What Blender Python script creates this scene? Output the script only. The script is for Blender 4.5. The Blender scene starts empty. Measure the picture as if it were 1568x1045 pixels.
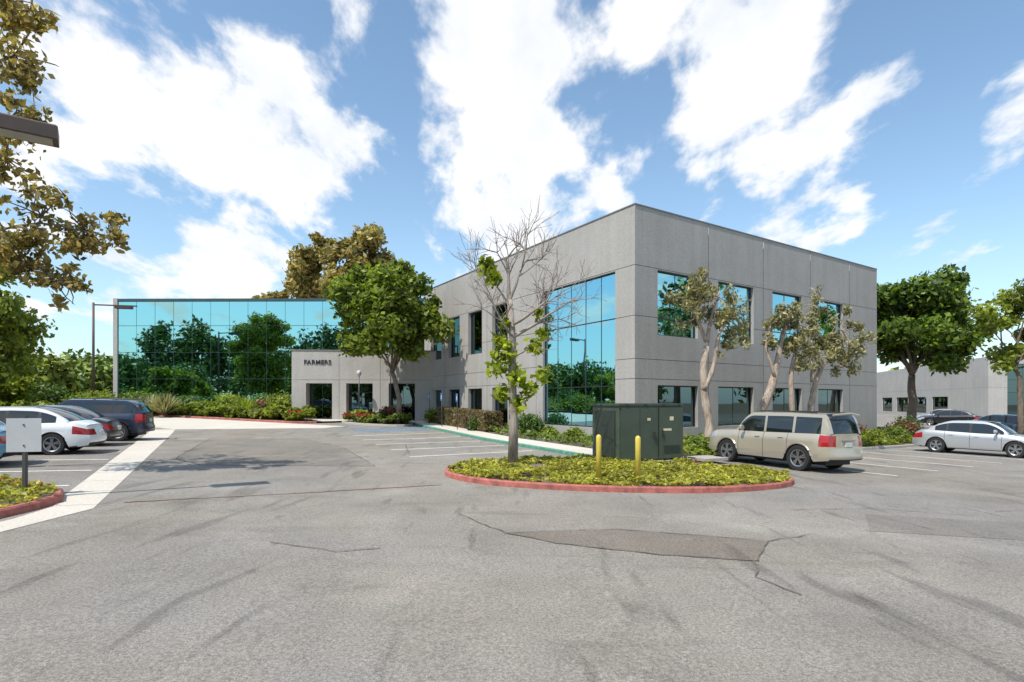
import bpy, bmesh, math, random
import numpy as np
from mathutils import Vector, Matrix, noise as mnoise
R=np.random.RandomState(7); random.seed(7)
scene=bpy.context.scene
# ------------------------------------------------------------------ helpers
def g(x,y):
    return -0.019*max(-40,min(40,x))+0.02*max(0,min(22,y-28))
class MB:
    def __init__(s): s.V=[];s.L=[];s.S=[];s.M=[];s.SM=[];s.n=0
    def add(s,verts,faces,mat=0,smooth=False):
        verts=np.asarray(verts,float).reshape(-1,3); s.V.append(verts)
        for i,f in enumerate(faces):
            s.L.append(np.array(f)+s.n); s.S.append(len(f)); s.M.append(mat[i] if isinstance(mat,(list,tuple)) else mat); s.SM.append(smooth)
        s.n+=len(verts)
    def quads(s,a,mat=0,smooth=False):
        a=np.asarray(a,float).reshape(-1,4,3); k=len(a)
        s.V.append(a.reshape(-1,3)); s.L.append(np.arange(4*k)+s.n); s.S+= [4]*k; s.M+=[mat]*k; s.SM+=[smooth]*k; s.n+=4*k
    def box(s,o,u,n,u0,u1,d0,d1,z0,z1,mat=0):
        o=np.array([o[0],o[1],0.]);u=np.array([u[0],u[1],0.]);n=np.array([n[0],n[1],0.]);v=[]
        for z in(z0,z1):
            for a,b in((u0,d0),(u1,d0),(u1,d1),(u0,d1)): v.append(o+u*a+n*b+np.array([0,0,z]))
        s.add(v,[(0,1,2,3),(7,6,5,4),(0,4,5,1),(1,5,6,2),(2,6,7,3),(3,7,4,0)],mat)
    def tube(s,pts,rad,mat=0,k=8,smooth=True,cap=True):
        pts=[np.array(p,float) for p in pts];n=len(pts)
        if not hasattr(rad,'__len__'): rad=[rad]*n
        vs=[];up=np.array([.31,.17,.93])
        for i in range(n):
            d=pts[min(i+1,n-1)]-pts[max(i-1,0)]; d=d/(np.linalg.norm(d)+1e-9)
            a=np.cross(d,up if abs(d@up)<.95 else np.array([1.,0,0])); a/=np.linalg.norm(a); b=np.cross(d,a)
            for j in range(k):
                t=2*math.pi*j/k; vs.append(pts[i]+rad[i]*(math.cos(t)*a+math.sin(t)*b))
        fs=[(i*k+j,i*k+(j+1)%k,(i+1)*k+(j+1)%k,(i+1)*k+j) for i in range(n-1) for j in range(k)]
        if cap: fs+= [tuple(range(k))[::-1],tuple((n-1)*k+j for j in range(k))]
        s.add(vs,fs,mat,smooth)
    def obj(s,name,mats,parent=None,sharp=None):
        me=bpy.data.meshes.new(name); V=np.concatenate(s.V); L=np.concatenate([np.atleast_1d(l) for l in s.L])
        S=np.array(s.S); st=np.concatenate([[0],np.cumsum(S)[:-1]])
        me.vertices.add(len(V)); me.vertices.foreach_set('co',V.ravel().astype(np.float32))
        me.loops.add(len(L)); me.loops.foreach_set('vertex_index',L.astype(np.int32))
        me.polygons.add(len(S)); me.polygons.foreach_set('loop_start',st.astype(np.int32))
        for m in mats: me.materials.append(m)
        me.polygons.foreach_set('material_index',np.array(s.M,dtype=np.int32))
        me.polygons.foreach_set('use_smooth',np.array(s.SM,dtype=bool))
        me.update(calc_edges=True); me.validate()
        if sharp:
            try: me.set_sharp_from_angle(angle=math.radians(sharp))
            except Exception: pass
        o=bpy.data.objects.new(name,me); scene.collection.objects.link(o)
        if parent: o.parent=parent
        return o
def empty(name):
    o=bpy.data.objects.new(name,None); scene.collection.objects.link(o); return o
# ------------------------------------------------------------------ materials
def newmat(name):
    m=bpy.data.materials.new(name); m.use_nodes=True; nt=m.node_tree
    return m,nt,nt.nodes['Principled BSDF']
def N(nt,t,**k):
    n=nt.nodes.new(t)
    for a,b in k.items():
        if a in n.inputs.keys(): n.inputs[a].default_value=b
        else: setattr(n,a,b)
    return n
def noise_(nt,scale,detail=4,rough=.55,vec=None,dist=0):
    n=N(nt,'ShaderNodeTexNoise'); n.inputs['Scale'].default_value=scale;n.inputs['Detail'].default_value=detail;n.inputs['Roughness'].default_value=rough;n.inputs['Distortion'].default_value=dist
    if vec is not None: nt.links.new(vec,n.inputs['Vector'])
    return n.outputs['Fac']
def ramp(nt,fac,stops):
    r=N(nt,'ShaderNodeValToRGB'); nt.links.new(fac,r.inputs[0]); e=r.color_ramp.elements
    while len(e)<len(stops): e.new(.5)
    for el,(p,c) in zip(e,stops):
        el.position=p; el.color=(c,c,c,1) if not hasattr(c,'__len__') else (*c,1)
    return r.outputs[0]
def mix(nt,a,b,fac,mode='MIX'):
    m=N(nt,'ShaderNodeMix',data_type='RGBA',blend_type=mode)
    for s_,v in((6,a),(7,b)):
        if hasattr(v,'is_linked'): nt.links.new(v,m.inputs[s_])
        else: m.inputs[s_].default_value=(*v,1)
    if hasattr(fac,'is_linked'): nt.links.new(fac,m.inputs[0])
    else: m.inputs[0].default_value=fac
    return m.outputs[2]
def bump(nt,b,h,strength=.3,dist=.02):
    n=N(nt,'ShaderNodeBump'); n.inputs['Strength'].default_value=strength; n.inputs['Distance'].default_value=dist
    nt.links.new(h,n.inputs['Height']); nt.links.new(n.outputs[0],b.inputs['Normal'])
def coord(nt,scale=(1,1,1),rot=(0,0,0)):
    t=N(nt,'ShaderNodeTexCoord'); mp=N(nt,'ShaderNodeMapping'); mp.inputs['Scale'].default_value=scale; mp.inputs['Rotation'].default_value=rot
    nt.links.new(t.outputs['Object'],mp.inputs[0]); return mp.outputs[0]
def simple(name,col,rough=.6,metal=0,var=.12,scale=3,coat=0,bumps=0):
    m,nt,b=newmat(name); v=coord(nt)
    f=noise_(nt,scale,5,.6,v)
    lo=tuple(c*(1-var) for c in col); hi=tuple(min(1,c*(1+var)) for c in col)
    nt.links.new(ramp(nt,f,[(.3,lo),(.7,hi)]),b.inputs['Base Color'])
    b.inputs['Roughness'].default_value=rough;b.inputs['Metallic'].default_value=metal;b.inputs['Coat Weight'].default_value=coat
    if bumps: bump(nt,b,noise_(nt,scale*12,4,.6,v),bumps,.01)
    return m
def asphalt(name,base):
    m,nt,b=newmat(name); v=coord(nt)
    warm=ramp(nt,noise_(nt,.13,4,.55,v,.5),[(.35,tuple(base)),(.65,(base[0]*1.06,base[1]*1.0,base[2]*.91))])
    big=mix(nt,warm,ramp(nt,noise_(nt,.10,5,.6,v,.6),[(.3,.82),(.7,1.13)]),1.0,'MULTIPLY')
    mid=ramp(nt,noise_(nt,.7,6,.65,v,.3),[(.3,.85),(.5,1.0),(.72,1.12)])
    c=mix(nt,big,mid,1.0,'MULTIPLY')
    fine=ramp(nt,noise_(nt,34,3,.75,v),[(.34,.64),(.5,1.0),(.66,1.32)])
    c=mix(nt,c,fine,.95,'MULTIPLY')
    fine2=ramp(nt,noise_(nt,110,2,.7,v),[(.36,.6),(.5,1.0),(.64,1.42)])
    c=mix(nt,c,fine2,.9,'MULTIPLY')
    vs=coord(nt,(.30,1.1,1),(0,0,.5)); st=ramp(nt,noise_(nt,.9,3,.5,vs,1.2),[(.58,1.0),(.70,.78)])
    c=mix(nt,c,st,.8,'MULTIPLY')
    for rot,sc in((-.35,1.1),(.55,1.3),(-.9,1.2)):
        vs=coord(nt,(1.6,.26,1),(0,0,rot)); st=ramp(nt,noise_(nt,sc,3,.55,vs,.4),[(.635,1.0),(.70,.64)])
        c=mix(nt,c,st,.75,'MULTIPLY')
    c=mix(nt,c,ramp(nt,noise_(nt,.33,5,.6,v,1.0),[(.52,1.0),(.68,1.17)]),1.0,'MULTIPLY')
    c=mix(nt,c,ramp(nt,noise_(nt,2.3,2,.5,v),[(.69,1.0),(.77,.70)]),.8,'MULTIPLY')
    nt.links.new(c,b.inputs['Base Color']); b.inputs['Roughness'].default_value=.9
    b.inputs['Specular IOR Level'].default_value=.25
    bump(nt,b,noise_(nt,90,3,.7,v),.6,.006)
    return m
def leafmat(name,dark,light,trans=.35,nscale=.7,gain=1.3):
    dark=tuple(c*gain for c in dark);light=tuple(min(.6,c*gain) for c in light)
    m,nt,b=newmat(name)
    geo=N(nt,'ShaderNodeNewGeometry'); v=coord(nt)
    f=noise_(nt,nscale,3,.6,v)
    c1=ramp(nt,geo.outputs['Random Per Island'],[(0,dark),(.5,tuple((a+b_)/2 for a,b_ in zip(dark,light))),(1,light)])
    c=mix(nt,c1,ramp(nt,f,[(.35,.62),(.65,1.35)]),.85,'MULTIPLY')
    nt.links.new(c,b.inputs['Base Color']); b.inputs['Roughness'].default_value=.5; b.inputs['Specular IOR Level'].default_value=.35
    if trans<=0: return m
    tr=N(nt,'ShaderNodeBsdfTranslucent'); nt.links.new(mix(nt,c,(1.5,1.5,.7),1.0,'MULTIPLY'),tr.inputs[0])
    br=N(nt,'ShaderNodeMixShader'); br.inputs[0].default_value=trans
    out=nt.nodes['Material Output']; nt.links.new(b.outputs[0],br.inputs[1]); nt.links.new(tr.outputs[0],br.inputs[2]); nt.links.new(br.outputs[0],out.inputs[0])
    return m
def bark(name,a,b_):
    m,nt,b=newmat(name); v=coord(nt,(5,5,1.2)); f=noise_(nt,1.6,6,.65,v,1.0)
    nt.links.new(ramp(nt,f,[(.32,a),(.66,b_)]),b.inputs['Base Color']); b.inputs['Roughness'].default_value=.85
    bump(nt,b,f,.8,.03); return m
def concrete(name,col,streak=True):
    m,nt,b=newmat(name); v=coord(nt)
    f=noise_(nt,.5,6,.65,v,.4); c=ramp(nt,f,[(.3,tuple(x*.93 for x in col)),(.7,tuple(x*1.06 for x in col))])
    if streak:
        vs=coord(nt,(2.2,2.2,.12)); s_=noise_(nt,1.3,4,.6,vs); c=mix(nt,c,ramp(nt,s_,[(.35,.92),(.6,1.03)]),.7,'MULTIPLY')
    ff=ramp(nt,noise_(nt,20,3,.75,v),[(.35,.84),(.65,1.15)]); c=mix(nt,c,ff,.9,'MULTIPLY')
    nt.links.new(c,b.inputs['Base Color']); b.inputs['Roughness'].default_value=.9; b.inputs['Specular IOR Level'].default_value=.2
    bump(nt,b,noise_(nt,22,4,.7,v),.45,.02); return m
def glassmat(name,col,wob=.015):
    m,nt,b=newmat(name); v=coord(nt)
    b.inputs['Base Color'].default_value=(*col,1); b.inputs['Metallic'].default_value=1; b.inputs['Roughness'].default_value=.015
    bump(nt,b,noise_(nt,.55,1,.4,v),wob,.25); return m

M_asph=asphalt('asphalt_lot',(.232,.217,.196))
M_patch=asphalt('asphalt_patch',(.182,.160,.138))
M_patchb=asphalt('asphalt_patch_b',(.195,.180,.162))
M_tar=simple('tar_seam',(.115,.10,.088),.85,var=.4,scale=8)
M_seam=simple('rust_seam',(.24,.155,.10),.9,var=.35)
M_soil=simple('dry_ground',(.16,.13,.09),.95,var=.3,scale=.4,bumps=.4)
M_conc=concrete('building_concrete',(.385,.362,.335))
M_conc2=concrete('smooth_concrete',(.44,.415,.385))
M_joint=simple('panel_joint',(.20,.19,.178),.9)
M_walk=concrete('pale_pavement',(.56,.51,.44),False)
M_glassT=glassmat('teal_mirror_glass',(.30,.56,.57))
M_glassC=glassmat('blue_mirror_glass',(.30,.60,.68))
M_glassD=glassmat('dark_mirror_glass',(.12,.18,.19))
M_dark=simple('dark_frame',(.022,.022,.024),.4,var=.2)
M_mull=simple('mullion_metal',(.06,.10,.10),.35,.4)
M_int=simple('interior_dark',(.03,.03,.03),.8)
M_cop=simple('coping_metal',(.22,.20,.19),.5,.3)
M_red=simple('red_kerb_paint',(.36,.115,.09),.75,var=.38,scale=5,bumps=.3)
M_green=simple('green_kerb_paint',(.09,.25,.18),.75,var=.3,scale=5)
M_kerb=concrete('kerb_concrete',(.38,.35,.31),False)
M_white=simple('white_road_paint',(.72,.70,.67),.7,var=.2,scale=9)
M_blue=simple('blue_road_paint',(.18,.36,.58),.7,var=.3,scale=6)
M_yel=simple('yellow_bollard_paint',(.66,.50,.08),.5,var=.12,scale=6)
M_cab=simple('cabinet_green_paint',(.062,.082,.058),.45,var=.14,scale=2)
M_cab2=simple('cabinet_green_dark',(.03,.042,.03),.5,var=.12)
M_pole=simple('bronze_pole',(.10,.07,.055),.5,.3)
M_galv=simple('galvanised_post',(.10,.10,.10),.5,.5)
M_sign=simple('sign_white',(.50,.51,.53),.5,var=.04)
M_signb=simple('sign_blue',(.05,.18,.45),.5,var=.04)
M_stick=simple('warning_sticker',(.7,.62,.4),.5,var=.2,scale=20)
L_green=leafmat('leaves_bright_green',(.04,.07,.015),(.19,.24,.04))
L_far1=leafmat('leaves_far_green',(.04,.08,.015),(.19,.26,.045),0)
L_far2=leafmat('leaves_far_dark',(.025,.055,.016),(.12,.18,.04),0)
L_far3=leafmat('leaves_far_yellow',(.08,.11,.02),(.26,.29,.05),0)
L_dark=leafmat('leaves_dark_green',(.02,.045,.012),(.10,.155,.025),.3)
L_olive=leafmat('leaves_olive',(.10,.10,.05),(.33,.30,.16),.3,1.2,1.4)
L_brown=leafmat('leaves_brown_green',(.07,.06,.02),(.34,.26,.10),.42,1.0,1.4)
L_yel=leafmat('leaves_yellow_green',(.07,.10,.018),(.27,.31,.045),.4)
L_hedge=leafmat('leaves_hedge',(.06,.05,.02),(.20,.15,.06),.25)
L_purple=leafmat('leaves_reddish',(.07,.03,.02),(.22,.10,.06),.25)
L_cover=leafmat('groundcover',(.11,.125,.02),(.40,.37,.05),.33,1.5)
L_euc=leafmat('leaves_eucalyptus',(.08,.078,.025),(.34,.26,.09),.3,.25,1.5)
L_redf=leafmat('red_flowers',(.30,.03,.02),(.55,.06,.04),.2,1,1)
B_brown=bark('bark_brown',(.10,.075,.055),(.26,.20,.15))
B_grey=bark('bark_grey',(.17,.14,.12),(.42,.35,.29))
B_pale=bark('bark_pale_paper',(.20,.135,.095),(.52,.43,.34))
# ------------------------------------------------------------------ ground sheets
def sheet(name,poly,dz,mat,parent=None):
    bm=bmesh.new(); vs=[bm.verts.new((x,y,0)) for x,y in poly]; bm.faces.new(vs)
    for co,no in(((-40,0,0),(1,0,0)),((40,0,0),(1,0,0)),((0,28,0),(0,1,0)),((0,50,0),(0,1,0))):
        bmesh.ops.bisect_plane(bm,geom=bm.verts[:]+bm.edges[:]+bm.faces[:],plane_co=co,plane_no=no)
    bmesh.ops.recalc_face_normals(bm,faces=bm.faces[:])
    for f in bm.faces:
        if f.normal.z<0: f.normal_flip()
    for v in bm.verts: v.co.z=g(v.co.x,v.co.y)+dz
    me=bpy.data.meshes.new(name); bm.to_mesh(me); bm.free(); me.materials.append(mat)
    o=bpy.data.objects.new(name,me); scene.collection.objects.link(o)
    if parent:o.parent=parent
    return o
def resample(pts,step,closed=False):
    pts=[np.array(p,float) for p in pts]; out=[]
    n=len(pts); rng=n if closed else n-1
    for i in range(rng):
        a,b=pts[i],pts[(i+1)%n]; k=max(1,int(np.linalg.norm(b-a)/step))
        for j in range(k): out.append(a+(b-a)*j/k)
    if not closed: out.append(pts[-1])
    return out
def smooth_poly(pts,it=2):
    for _ in range(it):
        q=[]
        for i in range(len(pts)):
            a=np.array(pts[i]);b=np.array(pts[(i+1)%len(pts)]); q+=[a*.75+b*.25,a*.25+b*.75]
        pts=q
    return [tuple(p) for p in pts]
def strip(mb,pts,w,dz,mat=0,jit=0,step=.7):
    P=resample(pts,step); k=len(P); Lf=[];Rt=[]
    for i in range(k):
        d=P[min(i+1,k-1)]-P[max(i-1,0)]; d/=np.linalg.norm(d); n=np.array([-d[1],d[0]])
        j=R.uniform(-jit,jit); ww=w*(1+ (R.uniform(-.6,.6) if jit else 0))/2
        a=P[i]+n*(j+ww); b=P[i]+n*(j-ww); Lf.append((a[0],a[1],g(*a)+dz)); Rt.append((b[0],b[1],g(*b)+dz))
    mb.quads([[Rt[i],Rt[i+1],Lf[i+1],Lf[i]] for i in range(k-1)],mat)
def kerb(name,pts,mat,closed=False,w=.16,h=.14,parent=None):
    P=resample(pts,.5,closed); k=len(P); vs=[]
    for i in range(k):
        a=P[(i-1)%k] if closed or i else P[0]; b=P[(i+1)%k] if closed or i<k-1 else P[-1]
        d=b-a; d/=np.linalg.norm(d); n=np.array([-d[1],d[0]])
        for o,z in((-w/2,-.05),(-w/2+.015,h-.03),(-w/2+.04,h),(w/2-.04,h),(w/2-.015,h-.03),(w/2,-.05)):
            q=P[i]+n*o; vs.append((q[0],q[1],g(*q)+z))
    m=k if closed else k-1; fs=[]
    for i in range(m):
        for j in range(5): fs.append((i*6+j,((i+1)%k)*6+j,((i+1)%k)*6+j+1,i*6+j+1))
    mb=MB(); mb.add(vs,fs,0,False); return mb.obj(name,[mat],parent)
def inpoly(x,y,poly):
    c=np.zeros(len(x),bool); n=len(poly)
    for i in range(n):
        x1,y1=poly[i];x2,y2=poly[(i+1)%n]
        if y1==y2: continue
        c^=((y1>y)!=(y2>y))&(x<(x2-x1)*(y-y1)/(y2-y1)+x1)
    return c
def leaves(mb,C,Nn,size,mat,aspect=1.7):
    k=len(C); Nn=Nn/(np.linalg.norm(Nn,axis=1,keepdims=True)+1e-9)
    r=R.normal(size=(k,3)); T=np.cross(Nn,r); T/=np.linalg.norm(T,axis=1,keepdims=True)+1e-9; B=np.cross(Nn,T)
    s=(size*R.uniform(.55,1.4,k))[:,None]
    q=np.stack([C-T*s*aspect*.5,C-B*s*.5+T*s*.1,C+T*s*aspect*.5,C+B*s*.5+T*s*.1],1); mb.quads(q,mat)
def bed(name,poly,n,size,mat,amp=.12,base=.10,flowers=0,fpoly=None,parent=None,soil=True):
    e=empty(name)
    if soil: sheet('soil',poly,base,M_soil,e)
    xs=[p[0] for p in poly];ys=[p[1] for p in poly]; mb=MB(); k=n*3
    X=R.uniform(min(xs),max(xs),k);Y=R.uniform(min(ys),max(ys),k); ok=inpoly(X,Y,poly)
    ok&=np.array([mnoise.noise((x*.9,y*.9,5.1))+.75*mnoise.noise((x*3,y*3,2.2))>-.40 for x,y in zip(X,Y)]); X=X[ok][:n];Y=Y[ok][:n]
    hh=np.array([g(x,y)+base+amp*(.35+.9*(mnoise.noise((x*1.3,y*1.3,1.7))+.35)+.5*mnoise.noise((x*4,y*4,.3))) for x,y in zip(X,Y)])
    hh+=R.uniform(-.4,.4,len(X))*amp*.5
    C=np.stack([X,Y,hh],1); Nn=R.normal(size=C.shape)*.55+np.array([0,0,1.0]); leaves(mb,C,Nn,size,0)
    mats=[mat]
    if flowers:
        fp=fpoly or poly; xs=[p[0] for p in fp];ys=[p[1] for p in fp]
        X=R.uniform(min(xs),max(xs),flowers*3);Y=R.uniform(min(ys),max(ys),flowers*3); ok=inpoly(X,Y,fp); X=X[ok][:flowers];Y=Y[ok][:flowers]
        C=np.stack([X,Y,np.array([g(x,y) for x,y in zip(X,Y)])+base+amp*.9+R.uniform(-.1,.12,len(X))],1)
        leaves(mb,C,R.normal(size=C.shape)+np.array([0,0,.7]),size*.8,1,1.1); mats.append(L_redf)
    mb.obj('foliage',mats,e); return e

sheet('ground',[(-600,-400),(600,-400),(600,900),(-600,900)],0,M_soil)
sheet('parking_lot_asphalt',[(-38,-60),(110,-60),(110,120),(30,120),(20,50),(-30,50),(-38,40)],.004,M_asph)
sheet('entry_apron_pavement',[(-26.5,42.6),(-13,36.9),(-10.5,35.9),(-11.3,33.9),(-18.3,30.9),(-24,34)],.008,M_walk)
sheet('concrete_gutter',[(-7.0,9.5),(-7.0,5),(-7.5,5),(-7.55,8.6),(-7.75,9.6),(-8.2,10.3),(-19.3,30.4),(-18.3,30.9)],.010,M_walk)
sheet('asphalt_patch_sheet',[(-.1,8.3),(.6,7.75),(1.9,7.25),(3.05,7.05),(3.65,8.1),(3.1,8.3),(1.6,8.7)],.008,M_patch)
sheet('asphalt_patch_sheet',[(-10.2,17.2),(-8.6,15.7),(-3.9,16.2),(-6.5,22.0),(-9.5,26.3),(-13.6,25.6)],.008,M_patchb)
sheet('asphalt_patch_sheet',[(5.6,8.9),(8.8,8.2),(9.6,9.6),(6.4,10.3)],.008,M_patchb)
mb=MB()
for pts in ([(-.1,8.3),(.6,7.75),(1.9,7.25),(3.05,7.05),(3.65,8.1),(1.6,8.7),(-.1,8.3)],[(-10.2,17.2),(-8.6,15.7),(-3.9,16.2),(-6.5,22),(-9.5,26.3),(-13.6,25.6),(-10.2,17.2)],
            [(-8.1,19.5),(-5.6,20.1)],[(-10.5,22.5),(-7.2,24)],[(3.0,7.05),(2.75,6.4)],[(-.1,8.3),(-.9,9.6)],[(3.65,8.1),(4.6,8.6)],
            [(-9,17),(-7,19),(-7.4,22)],[(-6,16),(-4.8,19)],[(5.2,10.6),(7.0,10.9),(8.4,10.3)],[(-4.5,24),(-3.6,20),(-5.2,18.4)],[(-3.2,7.5),(-2.2,7.1),(-1.7,7.3)],[(2.75,6.4),(2.95,5.8)],[(9.2,10.8),(11.4,11.3)]):
    strip(mb,pts,.018,.018,0,.03,.18)
for k_ in range(14):
    p=np.array([-7.75,9.6])+np.array([-.4857,.874])*1.6*k_; strip(mb,[tuple(p+[-.15,-.05]),tuple(p+[.75,.35])],.012,.014,0)
strip(mb,[(-6.9,10.1),(-4.5,11.3),(-1.6,12.9)],.07,.014,1,.02,.4)
mb.obj('asphalt_cracks',[M_tar,M_seam])
mb=MB()
kd=np.array([-.43,.903]); sd=np.array([-.80,-.60])
for i in range(8):
    p=np.array([.9,22.3])+kd*2.75*i*.98; q=p+sd*5.4; strip(mb,[tuple(p-[.1,0]),tuple(q)],.13,.012,1 if i in(5,6,7) else 0)
for i in range(6):
    p=np.array([-4.6,33.6])+kd*.55*i; strip(mb,[tuple(p),tuple(p+sd*4.6)],.10,.012,1)
rd=np.array([.837,.547]); rn=np.array([.57,-.82])
for i in range(-1,7):
    p=np.array([10.3,22.1])+rd*2.75*i; strip(mb,[tuple(p),tuple(p+rn*5.3)],.12,.012,0)
hd=np.array([-.95,-.31])
for i in range(7):
    p=np.array([-10.5,14.2])+np.array([-.475,.88])*2.75*(i-1)*1.0; strip(mb,[tuple(p),tuple(p+hd*5.2)],.12,.012,0)
mb.obj('parking_lines',[M_white,M_blue])
# ------------------------------------------------------------------ kerbs, walks, beds
isl=smooth_poly([(-1.9,14.7),(-.8,13.1),(.9,12.5),(2.7,12.3),(4.9,12.55),(7.1,13.9),(7.15,15.8),(5.9,17.9),(3.6,18.9),(1.2,18.2),(-1.2,17.0)])
kerb('red_kerb',isl,M_red,True)
bed('island_groundcover',isl,26000,.06,L_cover,.13,.10)
isl2=[(-7.85,5),(-7.83,8.5),(-7.86,9.3),(-8.0,10.0),(-8.45,10.6),(-9.1,11.0),(-10.9,12.0),(-14,13.6),(-16,14),(-16,5)]
kerb('red_kerb',isl2,M_red,True)
bed('corner_groundcover',isl2,18000,.06,L_cover,.12,.10,flowers=250)
gk=[(3.15,18.6),(1.9,21.3),(-2.9,30.9),(-6.6,38.3)]
kerb('green_kerb',gk,M_green,False)
sheet('sidewalk',[(3.2,18.6),(1.95,21.3),(-2.85,30.9),(-6.55,38.3),(-5.6,41.5),(-5.2,38.6),(-1.5,31.5),(3.5,21.8),(4.9,19.5)],.13,M_walk)
bed('wall_planting',[(3.6,21.9),(-1.4,31.6),(-5.1,38.7),(-4.9,40.2),(5.3,23.9),(5.0,21.0)],9000,.09,L_green,.3,.13)
kerb('planter_kerb',[(5.2,19.2),(7.3,20.35),(15.1,25.4),(20.6,29.0),(23.5,31.5),(26.5,36.5)],M_kerb)
bed('front_planting',[(5.25,19.3),(7.25,20.45),(15.05,25.5),(20.55,29.1),(23.4,31.6),(26.4,36.5),(23.2,36.2),(5.4,24.1),(5.0,21)],24000,.10,L_yel,.32,.12)
bed('back_planting',[(-33,45.4),(-30,44.0),(-26.4,42.8),(-20,40.1),(-14.6,37.7),(-13.2,38.2),(-14.4,40.3),(-15.9,41.0),(-16,45.4)],26000,.16,L_yel,.6,.14,flowers=420,fpoly=[(-17.6,39.3),(-14.2,37.9),(-13.8,38.6),(-15.8,40.2)])
kerb('red_kerb',[(-34,46),(-30,44.0),(-26.4,42.8),(-20,40.1),(-14.6,37.7),(-13.2,38.2),(-14.4,40.3)],M_red)
isl3=smooth_poly([(-11.9,38.9),(-9.6,37.0),(-6.9,36.0),(-6.5,38.6),(-9.0,40.0),(-11.2,40.2)])
kerb('planter_kerb',isl3,M_kerb,True)
bed('entry_planting',isl3,7000,.13,L_green,.5,.14,flowers=500,fpoly=[(-11.7,39),(-9.8,37.3),(-9.2,38.4),(-10.8,39.8)])
sheet('entry_walkway',[(-14.4,40.9),(-13.3,38.2),(-12.2,39.2),(-11.3,40.35),(-9,40.1),(-6.4,38.8),(-5.7,41.2),(-5.5,42),(-15.8,41.2)],.12,M_walk)
bed('left_planting',[(-22.5,27.5),(-19.7,31.0),(-24.5,35),(-27.5,42.8),(-33,46),(-60,60),(-60,24),(-30,24)],22000,.22,L_yel,.75,.14)
# ------------------------------------------------------------------ building
C=np.array([5.19,24.]);E=np.array([-6.64,43.1]);F=np.array([23.05,35.9]);G=E+F-C
MATS=[M_conc,M_joint,M_glassT,M_dark,M_mull,M_int,M_cop,M_conc2,M_glassC,M_glassD]
def pane(mb,o,u,n,u0,u1,z0,z1,d,mat,tilt=.0022):
    dd=[d+R.uniform(-1,1)*tilt*(u1-u0) for _ in range(3)]; dd.append(dd[0]+dd[2]-dd[1])
    o3=np.array([o[0],o[1],0]);u3=np.array([*u,0]);n3=np.array([*n,0])
    mb.quads([[o3+u3*a+n3*b+np.array([0,0,z]) for a,b,z in((u0,dd[0],z0),(u1,dd[1],z0),(u1,dd[2],z1),(u0,dd[3],z1))]],mat)
def wall(mb,P0,P1,z0,z1,ops,ju=(),jz=(),wm=0):
    P0=np.array(P0,float);P1=np.array(P1,float);L=np.linalg.norm(P1-P0);u=(P1-P0)/L;n=np.array([u[1],-u[0]])
    U={0.,L};Z={z0,z1}
    for o in ops: U|={o['u0'],o['u1']};Z|={o['z0'],o['z1']}
    for j in ju:U|={j-.012,j+.012}
    for j in jz:Z|={j-.012,j+.012}
    U=sorted(U);Z=sorted(Z); o3=np.array([*P0,0.]);u3=np.array([*u,0.]);n3=np.array([*n,0.])
    for i in range(len(U)-1):
        for k in range(len(Z)-1):
            a=(U[i]+U[i+1])/2;z=(Z[k]+Z[k+1])/2
            if any(o['u0']<a<o['u1'] and o['z0']<z<o['z1'] for o in ops): continue
            jt=any(abs(a-j)<.012 for j in ju) or any(abs(z-j)<.012 for j in jz); d=-.02 if jt else 0
            mb.quads([[o3+u3*p+n3*d+np.array([0,0,q]) for p,q in((U[i],Z[k]),(U[i+1],Z[k]),(U[i+1],Z[k+1]),(U[i],Z[k+1]))]],1 if jt else wm)
    for o in ops:
        a,b,c,d=o['u0'],o['u1'],o['z0'],o['z1'];D=o.get('D',.22)
        def q(*pts): mb.quads([[o3+u3*p[0]+n3*p[1]+np.array([0,0,p[2]]) for p in pts]],wm)
        q((a,0,c),(a,0,d),(a,-D,d),(a,-D,c));q((b,0,c),(b,-D,c),(b,-D,d),(b,0,d));q((a,0,d),(b,0,d),(b,-D,d),(a,-D,d));q((a,0,c),(a,-D,c),(b,-D,c),(b,0,c))
        vx=[a+(b-a)*t for t in o.get('v',[])];hz=o.get('h',[]);fr=.055;gd=-D+.05
        UU=[a]+vx+[b];ZZ=[c]+hz+[d]
        for i in range(len(UU)-1):
            for k in range(len(ZZ)-1): pane(mb,P0,u,n,UU[i]+.005,UU[i+1]-.005,ZZ[k]+.005,ZZ[k+1]-.005,gd,o.get('g',2))
        mb.box(P0,u,n,a,b,-D-.02,-D+.01,c,d,5)
        for x in (a+fr/2,b-fr/2): mb.box(P0,u,n,x-fr/2,x+fr/2,gd-.03,gd+.04,c,d,3)
        for z in (c+fr/2,d-fr/2): mb.box(P0,u,n,a+fr,b-fr,gd-.03,gd+.038,z-fr/2,z+fr/2,3)
        for x in vx: mb.box(P0,u,n,x-.012,x+.012,gd-.02,gd+.015,c+fr,d-fr,4)
        for z in hz: mb.box(P0,u,n,a+fr,b-fr,gd-.02,gd+.03,z-.022,z+.022,3)
    return P0,u,n,L
bld=empty('office_building'); mb=MB(); RT=10.26
Ll=np.linalg.norm(C-E)
ops=[dict(u0=Ll*(1-.3026),u1=Ll*(1-.0542),z0=.72,z1=7.67,v=[.2,.4,.6,.8],h=[2.62,5.61],g=8)]
for a,b in((.46,.54),(.597,.68),(.735,.811),(.864,.946)):
    ops.append(dict(u0=Ll*(1-b),u1=Ll*(1-a),z0=4.95,z1=7.67,D=.3,g=9)); ops.append(dict(u0=Ll*(1-b),u1=Ll*(1-a),z0=.45,z1=2.75,D=.3,g=9))
wall(mb,E,C,-.9,RT,ops,[Ll*(1-s) for s in(.33,.5685,.838)],[2.9,3.75,5.58,7.72])
Lr=np.linalg.norm(F-C); ops=[]
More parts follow.
